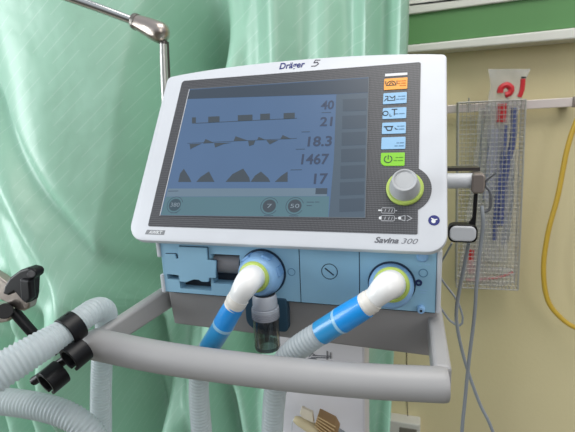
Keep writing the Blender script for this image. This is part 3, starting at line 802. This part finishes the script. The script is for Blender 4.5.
# --- water trap under the left port
jc = at(264.8, 300, .437); k = mpp(jc)
tz = at(264.8, 297, .437).z; cz0 = at(264.8, 306.5, .437).z; cz1 = at(264.8, 317, .437).z; bz = at(265, 347, .437).z
O = Vector((jc.x, .437, 0))
wt = build('water_trap', MB().lathe([(.0125, tz+.004), (.0142, tz), (.0145, cz0+.001), (.0135, cz0), (.0158, cz0-.0005), (.016, cz0-.003), (.0155, cz1+.002), (.0148, cz1), (0, cz1)], O, (0, 0, 1), 36), mat('trap_cap_grey', (160, 164, 172), .4), v, smooth=True)
wt['label'] = 'grey capped water trap with clear jar'
mb = MB(); 
for j in range(5): mb.lathe([(.0158, cz0-.004-j*.002), (.0163, cz0-.0046-j*.002), (.0158, cz0-.0052-j*.002)], O, (0, 0, 1), 36)
build('cap_grooves', mb, mat('trap_cap_dark', (126, 128, 136), .45), wt, smooth=True)
build('jar', MB().lathe([(.0145, cz1), (.0152, cz1-.004), (.0152, bz+.006), (.0142, bz+.001), (.011, bz-.0005), (0, bz)], O, (0, 0, 1), 36), GLASS, wt, smooth=True)
build('jar_rim', MB().lathe([(.0118, bz), (.0145, bz), (.0154, bz+.003), (.0152, bz+.005)], O, (0, 0, 1), 36), mat('jar_edge_grey', (70, 74, 80), .3, alpha=.6), wt, smooth=True)
build('float_tube', MB().lathe([(.0032, cz1), (.0032, bz+.008), (0, bz+.008)], O, (0, 0, 1), 12), mat('float_grey', (110, 114, 120), .4, alpha=.6), wt, smooth=True)
a = at(244, 296, .458); b = at(288, 333, .458)
build('trap_mount', MB().prism([Vector((x_, .4585, z_)) for x_, z_ in rrect(a.x, b.z, b.x, a.z, [.014, .006, .003, .003], 6)], (0, .012, 0)), NAVY, v, bevel=.0015)

# --- tray front and trolley head
tb_l = at(168, 331, YF).z; tb_r = at(429, 366, YF).z
mb = MB(); mb.prism([Vector((BX0-.003, YF+.010, BZ0-.003)), Vector((BX1+.003, YF+.010, BZ0-.003)), Vector((BX1+.003, YF+.016, CAMZ-.272)), Vector((BX0-.003, YF+.016, CAMZ-.264))], (0, .2, 0))
build('trolley_head', mb, TRAYM, v, bevel=.003)
build('shadow_gap', MB().box((BX0, YF+.006, BZ0-.0035), (BX1, YF+.02, BZ0+.0005)), DARK, v)
# handle: two arms and a thick front bar
def atz(px, py, z):
    d = ray(px, py); return CAM+d*((z-CAMZ)/d.z)
bc = []
for px, py, rp in ((95.5, 344, 15.4), (140, 353.4, 15.6), (190, 361.8, 15.8), (280, 373.2, 16.3), (360, 380.4, 16.9), (441.5, 384.5, 17.5)):
    p_ = atz(px, py, CAMZ-.2435); bc.append((p_.x, p_.y, p_.z, rp*mpp(p_)))
Q = catmull(bc, .01); pts = [Vector(q[:3]) for q in Q]; rad = [q[3] for q in Q]
d0 = (pts[0]-pts[1]).normalized(); d1 = (pts[-1]-pts[-2]).normalized()
HL, HR = pts[0], pts[-1]; r0_, r1_ = rad[0], rad[-1]
pts = [HL+d0*r0_*k for k in (.50, .44, .3, .12)]+pts+[HR+d1*.0035, HR+d1*.005]
rad = [r0_*.6, r0_*.78, r0_*.93, r0_*.99]+rad+[r1_*.97, r1_*.93]
hb = build('handle_bar', MB().tube(pts, rad, 40), HAND, v, smooth=True)
def arm(A0, A1, w, h0, h1):
    m = MB()
    m.add([A0+Vector((-w/2, 0, 0)), A0+Vector((w/2, 0, 0)), A0+Vector((w/2, 0, -h0)), A0+Vector((-w/2, 0, -h0)),
           A1+Vector((-w/2, 0, 0)), A1+Vector((w/2, 0, 0)), A1+Vector((w/2, 0, -h1)), A1+Vector((-w/2, 0, -h1))],
          [(0, 1, 2, 3), (7, 6, 5, 4), (0, 4, 5, 1), (1, 5, 6, 2), (2, 6, 7, 3), (3, 7, 4, 0)])
    return m
build('handle_arm', arm(HL+Vector((.0, .004, .0135)), Vector((-.3235, .54, CAMZ-.211)), .014, .027, .034), HAND, v, bevel=.004, bseg=3)
build('handle_arm', arm(HR+Vector((.0008, .004, .0155)), Vector((.0205, .54, CAMZ-.2125)), .0165, .030, .034), HAND, v, bevel=.004, bseg=3)
# column, base and castors
CXc = -.1465
build('column', MB().box((CXc-.0715, .62, .12), (CXc+.0725, .69, CAMZ-.25)), WHITE_COL, v, bevel=.004, bseg=3)
mb = MB()
for s in ([(309, 356.5), (312, 353), (316, 356)], [(311, 357.5), (329, 357.8)], [(327, 351), (327, 359.5)], [(330.5, 352.5), (330.5, 358.5)], [(308.5, 358.5), (316.5, 359)], [(312.5, 355.5), (331, 356.2)]):
    q = [at(a, b, .6195) for a, b in s]
    for a, b in zip(q, q[1:]): mb.bar(a, b, .0008, 5)
build('column_diagram', mb, GINK, v)
build('trolley_base', MB().box((CXc-.26, .50, .085), (CXc+.26, .60, .125)).box((CXc-.26, .78, .085), (CXc+.26, .88, .125)).box((CXc-.05, .55, .085), (CXc+.05, .83, .125)), GREY_LIP, v, bevel=.01)
for sx in (-.23, .23):
    for y_ in (.55, .83):
        cst = build('castor', MB().lathe([(0, -.012), (.030, -.012), (.036, -.008), (.036, .008), (.030, .012), (0, .012)], (CXc+sx, y_, .0365), (1, 0, 0), 24), BLACK, v, smooth=True)
        build('castor_fork', MB().box((CXc+sx-.006, y_-.012, .07), (CXc+sx+.006, y_+.012, .09)), DSTEEL, cst)

# --- side rail stub right of the display
ra = at(440, 181, .56); rb = at(472, 182, .56)
build('side_rail', MB().tube([Vector((BX1+.002, .56, ra.z)), Vector((rb.x, .56, ra.z))], .0095, 20), WHITE, v, smooth=True)
za = ra.z
build('side_rail_plate', MB().box((BX1+.0, .565, za+.0115), (at(480, 171, .565).x, .585, za+.0155)), DSTEEL, v)

# ================================================================ rail clamp with hook
cl = empty('rail_clamp', Vector((rb.x, .56, za-.07))); tag(cl, 'bronze grey rail clamp with cable hook and white oval knob beside the display', 'clamp')
a = at(471, 172.5, .56); b = at(483, 192, .56)
build('clamp_block', MB().prism([Vector((x_, .547, z_)) for x_, z_ in rrect(a.x, b.z, b.x, a.z, .004, 5)], (0, .026, 0)), BRONZE, cl, bevel=.002)
P, R = pxpath([(483, 183, .557, 1.3), (486, 187, .555, 1.3), (490.4, 192, .553, 1.5), (490.8, 203, .552, 1.5), (489.5, 209, .552, 1.5), (485.6, 211.4, .552, 1.5), (482.4, 210.5, .552, 1.4), (481.6, 206.6, .552, 1.4)], .003)
build('hook', MB().tube(P, R, 8), HOOKM, cl, smooth=True)
P, R = pxpath([(485.4, 187, .555, 1.1), (484.8, 183, .553, 1.1), (488, 179, .551, 1.0), (496, 173, .55, .9)], .003)
build('hook', MB().tube(P, R, 8), HOOKM, cl, smooth=True)
p0, p1 = at(475.5, 192, .562), at(474, 226, .556)
build('stem', MB().prism([p0+Vector((-.0016, 0, 0)), p0+Vector((.0030, 0, 0)), p1+Vector((.0020, 0, 0)), p1+Vector((-.0075, 0, 0)), lerp(p0, p1, .75)+Vector((-.0018, 0, 0))], (0, .006, 0)), BLACK, cl, bevel=.001)
a = at(448.6, 224, .552); b = at(477.2, 243, .552)
kk = build('oval_knob_rim', MB().prism([Vector((x_, .550, z_)) for x_, z_ in rrect(a.x, b.z, b.x, a.z, .0075, 8)], (0, .016, 0)), BLACK, cl, bevel=.002, bseg=3)
a = at(450, 225.8, .549); b = at(475.8, 241.6, .549)
build('oval_knob_face', MB().prism([Vector((x_, .547, z_)) for x_, z_ in rrect(a.x, b.z, b.x, a.z, .0072, 8)], (0, .004, 0)), WHITE, kk, bevel=.002, bseg=3)

# cables
def cable(L, label, m=CABLE, step=.006):
    P, R = pxpath(L, step)
    return tag(build('cable', MB().tube(P, R, 8), m, smooth=True), label, 'cable')
cable([(481.8, 206, .5515, 1.9), (482.5, 214, .548, 1.9), (483, 226, .548, 1.9), (480, 250, .55, 1.9), (476.5, 285, .55, 1.8), (474.5, 315, .55, 1.8), (469, 360, .55, 1.8), (464.5, 405, .55, 1.8), (461.5, 440, .55, 1.8), (455, 560, .56, 1.7), (445, 800, .62, 1.7)], 'grey cable draped over the metal hook, the straighter one down to the frame edge')
cable([(468.5, 243, .565, 1.9), (467, 252, .575, 1.9), (463, 272, .58, 1.8), (459.4, 290, .585, 1.8), (456.4, 319, .585, 1.7), (464.3, 359, .585, 1.6), (479, 401.7, .585, 1.6), (494, 435, .585, 1.6), (520, 520, .6, 1.6), (540, 700, .65, 1.6)], 'grey cable leaving the white oval knob and crossing behind the hooked one')
cable([(452, 243, .61, 1.0), (446, 254, .62, 1.0), (440, 266, .64, 1.0), (441, 278, .65, 1.0), (456.7, 300, .65, 1.1), (462.8, 318, .65, 1.1), (459.8, 325.4, .65, 1.2), (450.4, 321, .65, 1.2), (440, 307, .65, 1.1), (432, 296, .65, 1.1)], 'thin grey cable making a small loop beside the blue front', CABLE)

# ================================================================ hose support arm
ar = empty('support_arm', Vector((-.40, .67, CAMZ-.15))); tag(ar, 'jointed metal support arm rising behind the display and reaching to a black hose holder', 'support arm')
AY = .66
P, R = pxpath([(166.3, 42, AY+.004, 2.6), (169.5, 120, AY+.004, 2.8), (174.5, 240, AY+.004, 3.0)], .02)
build('lower_rod', MB().tube(P, R, 20), DSTEEL, ar, smooth=True)
P, R = pxpath([(163.2, 44, AY-.006, 3.4), (164.4, 80, AY-.006, 3.7), (170, 200, AY-.006, 4.0)], .02)
build('rod_sleeve', MB().tube(P, R, 20), mat('satin_steel', (196, 196, 192), .34, metal=.85), ar, smooth=True)
br = at(175, 215, AY); build('rod_bracket', MB().box((br.x-.012, AY-.015, br.z-.03), (BX0, AY+.015, br.z)), DSTEEL, ar, bevel=.003)
def elp(L, step=.002):
    return pxpath(L, step)
P, R = elp([(133.5, 20.8, AY-.002, 6.4), (134.4, 21.2, AY-.002, 7.4), (137.5, 22.6, AY-.002, 7.6), (138.4, 22.9, AY-.002, 7.6), (148, 27.0, AY, 9.2), (155, 30.4, AY, 10.2), (160.5, 32.8, AY, 10.4), (163.6, 34.1, AY, 9.3), (166, 35.1, AY, 7), (167.4, 35.7, AY, 4), (168, 36, AY, .6)])
j = build('joint', MB().tube(P, R, 32), SILV, ar, smooth=True)
P, R = elp([(133.6, 20.8, AY-.002, 7.2), (134.4, 21.1, AY-.002, 7.8), (137.2, 22.4, AY-.002, 8.0)])
build('joint_collar', MB().tube(P, R, 32), mat('collar_steel', (130, 126, 120), .4, metal=.9), j, smooth=True)
P, R = elp([(163.6, 41, AY, 3.8), (163.6, 45, AY, 4.2)])
build('joint_neck', MB().tube(P, R, 20), DSTEEL, j, smooth=True)
P, R = pxpath([(135, 21.5, AY-.002, 4.3), (96, 7, AY-.02, 4.4), (64, -4, AY-.035, 4.5), (20, -19, AY-.06, 4.6), (-40, -38, AY-.09, 4.7)], .02)
build('upper_rod', MB().tube(P, R, 20), CHROME, ar, smooth=True)
P, R = pxpath([(-40, -38, AY-.09, 8), (-60, 0, .5, 8), (-66, 120, .42, 8), (-50, 260, .36, 8), (-30, 284, .35, 8), (-8, 300, .35, 7)], .02)
build('outer_rod', MB().tube(P, R, 20), DSTEEL, ar, smooth=True)
HYc = .35
# clamp: rounded nickel plates, black lever and pivot
def pprism(pts, y, t): return MB().prism([at(a, b, y) for a, b in pts], (0, t, 0))
build('clamp_plate', pprism([(-14, 270), (-2, 277), (10, 286), (20, 291.5), (27, 297), (29.5, 303), (28, 309), (23, 311.5), (16, 309.5), (8, 304), (-4, 298), (-16, 294)], .345, .012), SILV, ar, bevel=.002, bseg=3)
build('clamp_plate', pprism([(-14, 304), (2, 306), (10, 311), (11, 317), (7, 322), (-1, 323.5), (-14, 320)], .350, .012), SILV, ar, bevel=.002, bseg=3)
P, R = pxpath([(1, 301, .352, 6.5), (6, 310, .346, 8.0), (11, 312, .340, 5.5)], .002)
build('pivot', MB().tube([at(5, 311, .336), at(5, 311, .372)], 7.5*mpp(at(5, 311, .35)), 24), BLACK, ar, bevel=.001)
lv = build('lever', pprism([(2, 294), (4, 286), (9, 278), (19, 270.5), (27, 268), (33, 269.4), (35.5, 273), (34.6, 277.5), (31, 279.6), (30.4, 296), (29, 303), (25, 303.5), (20, 299), (14, 292), (8, 296)], .332, .013), BLACK, ar, bevel=.0025, bseg=3)
build('lever_end', MB().tube([at(31.2, 274.2, .328), at(31.2, 274.2, .348)], 3.6*mpp(at(31, 274, .34)), 20), mat('lever_cap', (52, 52, 56), .35), lv, bevel=.0008)
build('wing_screw', pprism([(19, 279), (29, 281), (30.5, 299), (26, 304), (20.5, 300)], .328, .008), mat('wing_black', (20, 20, 23), .35, spec=.35), lv, bevel=.002)
P, R = pxpath([(13, 310, .35, 5.2), (24, 323, .352, 5.2), (40, 341, .356, 5.0), (50, 352, .358, 5.0)], .006)
build('holder_rod', MB().tube(P, R, 20), BLACK, ar, smooth=True)

# ================================================================ breathing hoses
def hose_geo(P, R, pitch, depth_, sub=4, seg=28):
    P = [Vector(p) for p in P]
    cum = [0]
    for a, b in zip(P, P[1:]): cum.append(cum[-1]+(b-a).length)
    Ltot = cum[-1]; n = int(Ltot/pitch*sub)
    pts, rr = [], []; j = 0
    for i in range(n+1):
        s = Ltot*i/n
        while j < len(cum)-2 and cum[j+1] < s: j += 1
        t = (s-cum[j])/max(1e-9, cum[j+1]-cum[j])
        pts.append(P[j].lerp(P[j+1], t)); r = R[j]+(R[j+1]-R[j])*t
        rr.append(r*(1-depth_*(.5-.5*math.cos(2*math.pi*i/sub))))
    return MB().tube(pts, rr, seg)
def breathing(label, elbow, collar, cuff1, cuff2, path, pitch=.0046):
    P, R = pxpath(path, .006)
    h = build('breathing_hose', hose_geo(P, R, pitch, .10), HOSE, smooth=False)
    h.data.polygons.foreach_set('use_smooth', [True]*len(h.data.polygons))
    tag(h, label, 'hose', 'corrugated breathing hoses of the ventilator')
    P, R = pxpath(elbow, .002); build('elbow', MB().tube(P, R, 36), ELB, h, smooth=True)
    a_, b_ = pxpath([elbow[-1], collar[0]], .0005); build('collar_groove', MB().tube([P[-1], P[-1]+(P[-1]-P[-2]).normalized()*.0009], R[-1]*.97, 32), mat('collar_groove_grey', (120, 116, 112), .5), h)  # thin grey ring between elbow and collar
    P, R = pxpath(collar, .0012); R = [r*(1+.035*(i % 3 == 0)) for i, r in enumerate(R)]
    build('collar', MB().tube(P, R, 32), mat('cream_ribbed_collar', (228, 224, 216), .4), h, smooth=True)
    a_, b_ = pxpath(cuff1[-1:]+cuff2[:1], .0008); build('cuff_band', MB().tube(a_, [x*1.01 for x in b_], 32), mat('pale_blue_band', (150, 200, 230), .35, coat=.3), h, smooth=True)
    P, R = pxpath(cuff1, .003); build('cuff', MB().tube(P, R, 32), CUFF1, h, smooth=True)['label'] = 'bright blue rubber cuff'
    P, R = pxpath(cuff2, .003); build('cuff_sleeve', MB().tube(P, R, 32), CUFF2, h, smooth=True)['label'] = 'paler clear blue cuff'
    return h
# left: expiratory hose; drops behind the handle bar, turns below the frame and comes up again to the holder
h1 = breathing('corrugated hose from the left port, looping back up through the black holder',
    [(254.2, 276.8, .437, 12.6), (252.5, 277.5, .425, 12.7), (250.4, 279.2, .412, 12.9), (247.6, 282.5, .402, 12.8), (244, 288, .398, 12.0), (240.6, 293.6, .398, 10.8), (238.2, 298, .399, 10.1)],
    [(238.6, 297.6, .399, 10.6), (237.2, 300, .399, 10.8), (235.8, 302.6, .40, 10.4), (233.5, 306.6, .4005, 10.0)],
    [(235.3, 304.4, .4002, 10.2), (230, 313, .402, 10.8), (224.0, 323.8, .404, 10.9)],
    [(222.4, 326.6, .4043, 10.5), (214, 339.8, .407, 10.3), (209.0, 347.5, .408, 10.1)],
    [(226, 319.4, .404, 10.0), (214, 339.8, .407, 9.9), (206.5, 351, .409, 10.0), (201, 366, .412, 10.0), (198.8, 385, .414, 10.0), (199.4, 405, .416, 10.2), (201.6, 432, .418, 10.4), (205, 480, .42, 10.6), (196, 560, .42, 10.8), (165, 610, .42, 11), (130, 600, .42, 11), (108, 540, .42, 10.8), (101.5, 470, .42, 10.6),
     (101, 420, .42, 10.4), (101.2, 385, .42, 10.2), (102.8, 350, .419, 10.3), (106.5, 326, .414, 10.8), (104.5, 311, .402, 11.4), (96, 309.5, .385, 12.0), (82, 318.6, .362, 12.6), (62, 333.5, .338, 13.8), (34, 350.5, .308, 16.5), (0, 371, .28, 19.2), (-30, 388, .26, 21.5), (-70, 408, .24, 24)])
h2 = breathing('corrugated hose from the right port, returning along the bottom edge under the holder',
    [(391.3, 285, .437, 14.2), (391.2, 284.4, .424, 14.3), (390.6, 284.2, .412, 14.3), (387.2, 286.2, .402, 14.1), (382.0, 290.6, .398, 13.0), (377.4, 295.2, .398, 11.6), (373.4, 298.9, .399, 10.6)],
    [(373.2, 299.2, .399, 11.4), (370.4, 301.4, .399, 12.0), (367, 303.8, .3995, 12.0), (361.5, 307.6, .40, 11.4)],
    [(365.2, 305.6, .3998, 12.6), (354, 312.4, .401, 13.0), (341.4, 320.2, .403, 13.2)],
    [(338.6, 321.6, .4035, 12.6), (332, 325.6, .4045, 12.4), (321.0, 332.6, .406, 12.4)],
    [(345, 318.2, .403, 11.2), (326, 329.6, .406, 11.9), (307, 341.5, .408, 12.3), (291, 354, .411, 12.4), (281, 368, .413, 12.2), (275.4, 390, .415, 11.6), (272.4, 432, .418, 11.0), (272, 500, .42, 10.8), (262, 600, .41, 10.8), (225, 680, .40, 11), (160, 690, .385, 11.2), (118, 620, .375, 11.6), (108, 530, .368, 12), (104, 470, .362, 12.4), (97, 443, .358, 12.8), (83, 425, .355, 13), (62, 413, .352, 13), (34, 405.5, .348, 13), (0, 401, .342, 13), (-40, 399, .335, 13.5), (-90, 399, .32, 14)])

# black double holder clipped on the looping hose
hh = empty('hose_holder', at(70, 370, .345)); tag(hh, 'black plastic double clip gripping the milky hose beside the grey handle', 'hose holder')
Hc = at(71, 328.4, .347); Hd = (at(82, 318.6, .362)-at(62, 333.5, .338)).normalized()
def ring_seg(C, ax, r0, r1, L, a0, a1, up, seg=36):
    ax = ax.normalized(); U = (up-ax*up.dot(ax)).normalized(); Wv = ax.cross(U); m = MB(); V = []; Fc = []
    for i in range(seg+1):
        a = math.radians(a0+(a1-a0)*i/seg); d = U*math.cos(a)+Wv*math.sin(a)
        V += [C-ax*L/2+d*r0, C+ax*L/2+d*r0, C+ax*L/2+d*r1, C-ax*L/2+d*r1]
    for i in range(seg):
        for k in range(4): Fc.append((i*4+k, i*4+(k+1) % 4, (i+1)*4+(k+1) % 4, (i+1)*4+k))
    Fc += [(3, 2, 1, 0), tuple(seg*4+k for k in range(4))]
    return m.add(V, Fc)
rh = 13.5*mpp(Hc)
UP = RZ*0+Vector((0, -.2, 1))
build('hose_clip', ring_seg(Hc, Hd, rh*1.00, rh*1.15, .017, -40, 230, UP), BLACK, hh, smooth=True, bevel=.0006)
tp = at(64.5, 315, .335)
def lobe(px, py, y, rpx, L, name, a0=-130, a1=150):
    C = at(px, py, y); r = rpx*mpp(C)
    return build(name, ring_seg(C, Hd, r*.74, r, L, a0, a1, UP), BLACK, hh, smooth=True, bevel=.0006)
lobe(76.5, 354, .338, 13.2, .020, 'open_clip', -170, 160)
lobe(53.5, 377.5, .332, 13.2, .020, 'open_clip', -170, 160)
a1_ = at(57.5, 320.5, .336); b1_ = at(67, 314, .344); 
build('clip_tab', MB().prism([at(54.6, 321.5, .337), at(67, 313.4, .345), at(68.6, 318.2, .345), at(56.8, 327, .337)], (0, .004, 0)), BLACK, hh, bevel=.001)
build('holder_web', MB().tube([at(84, 345, .352), at(62, 362, .346), at(34, 381, .340)], .0052, 12), BLACK, hh, smooth=True)
build('holder_web', MB().tube([at(60, 352, .362), at(46, 338, .360)], .006, 12), BLACK, hh, smooth=True)

# ================================================================ beige connector hanging in front of the column
gc = empty('gas_connector', at(315, 432, .55)); tag(gc, 'beige connector with brown ribbed body hanging below the grey handle bar', 'connector')
Yc = .57
P, R = pxpath([(294, 418.5, Yc, 2.6), (298, 420.5, Yc, 4.4), (306, 425, Yc, 5.2), (316, 431, Yc, 6.0), (322, 440, Yc, 6.5)], .002)
build('beige_grip', MB().tube(P, R, 20), BEIGE, gc, smooth=True)
build('beige_tab', pprism([(301.5, 407.5), (312.5, 413), (314, 423.5), (303, 418.5), (299.5, 414)], Yc-.004, .006), mat('beige_tab_plastic', (214, 204, 184), .5), gc, bevel=.001)
bl = build('ribbed_body', pprism([(317.5, 416), (334, 424.5), (338, 432), (336, 446), (322, 440), (315, 424)], Yc-.008, .020), BROWN, gc, bevel=.0015)
mb = MB()
for k_ in range(5):
    t = k_/4; a = lerp(at(317.8, 417, Yc-.0095), at(314.8, 426, Yc-.0095), t); b = lerp(at(335.5, 427, Yc-.0095), at(331, 440, Yc-.0095), t); mb.bar(a, b, .0009, 6)
build('ribs', mb, mat('beige_rib', (206, 180, 134), .5), bl)
P, R = pxpath([(295, 418.5, Yc, .7), (292.2, 422, Yc, .7), (291.6, 428, Yc, .7), (294, 445, Yc, .7), (310, 470, Yc, .7), (330, 448, Yc, .7)], .004)
build('retaining_cord', MB().tube(P, R, 6), WHITE, gc, smooth=True)
P, R = pxpath([(336, 430, Yc, 2.6), (341, 432.5, Yc, 2.8), (347, 445, Yc, 2.8), (350, 520, Yc, 2.8), (345, 620, .6, 2.8)], .006)
build('grey_lead', MB().tube(P, R, 10), CABLE, gc, smooth=True)

# ================================================================ CAMERA, LIGHT
cam = bpy.data.cameras.new('camera'); cam.sensor_width = 36; cam.lens = FPX/575*36; cam.clip_start = .02; cam.clip_end = 50
co = bpy.data.objects.new('camera', cam); COL.objects.link(co)
Rm = Matrix((RX, RY, RZ)).to_4x4()
co.matrix_world = Matrix.Translation(CAM) @ Rm
cam.dof.use_dof = True; cam.dof.focus_distance = .47; cam.dof.aperture_fstop = 13
S.camera = co
w = bpy.data.worlds.new('World'); S.world = w; w.use_nodes = True
bg = w.node_tree.nodes['Background']; bg.inputs[0].default_value = (.86, .92, 1, 1); bg.inputs[1].default_value = 1
wn = w.node_tree; tcw = wn.nodes.new('ShaderNodeTexCoord'); spw = wn.nodes.new('ShaderNodeSeparateXYZ'); wn.links.new(tcw.outputs['Generated'], spw.inputs[0])
cr = wn.nodes.new('ShaderNodeValToRGB'); cr.color_ramp.elements[0].position = .40; cr.color_ramp.elements[0].color = (.10, .095, .085, 1); cr.color_ramp.elements[1].position = .72; cr.color_ramp.elements[1].color = (.62, .66, .72, 1)
mw = wn.nodes.new('ShaderNodeMath'); mw.operation = 'MULTIPLY_ADD'; mw.inputs[1].default_value = .5; mw.inputs[2].default_value = .5; wn.links.new(spw.outputs[2], mw.inputs[0]); wn.links.new(mw.outputs[0], cr.inputs[0]); wn.links.new(cr.outputs[0], bg.inputs[0])
def area(name, loc, target, sx, sy, power, col):
    l = bpy.data.lights.new(name, 'AREA'); l.shape = 'RECTANGLE'; l.size = sx; l.size_y = sy; l.energy = power; l.color = col
    o = bpy.data.objects.new(name, l); COL.objects.link(o); o.location = loc
    o.rotation_euler = (Vector(target)-Vector(loc)).to_track_quat('-Z', 'Y').to_euler(); return o
area('ceiling_light', (.3, .3, 2.85), (.0, .6, 1.0), 1.2, 1.2, 21, (1, .97, .92))
area('window_light', (-2.5, -.5, 1.5), (-.9, 1.0, 1.3), 1.3, 1.7, 56, (.92, .97, 1))
area('window_light', (1.6, -1.0, 2.0), (.0, .6, 1.2), 1.0, 1.2, 10, (1, .97, .92))
S.view_settings.view_transform = 'Standard'; S.view_settings.look = 'None'; S.view_settings.exposure = 0; S.view_settings.gamma = 1
S.view_settings.use_curve_mapping = False
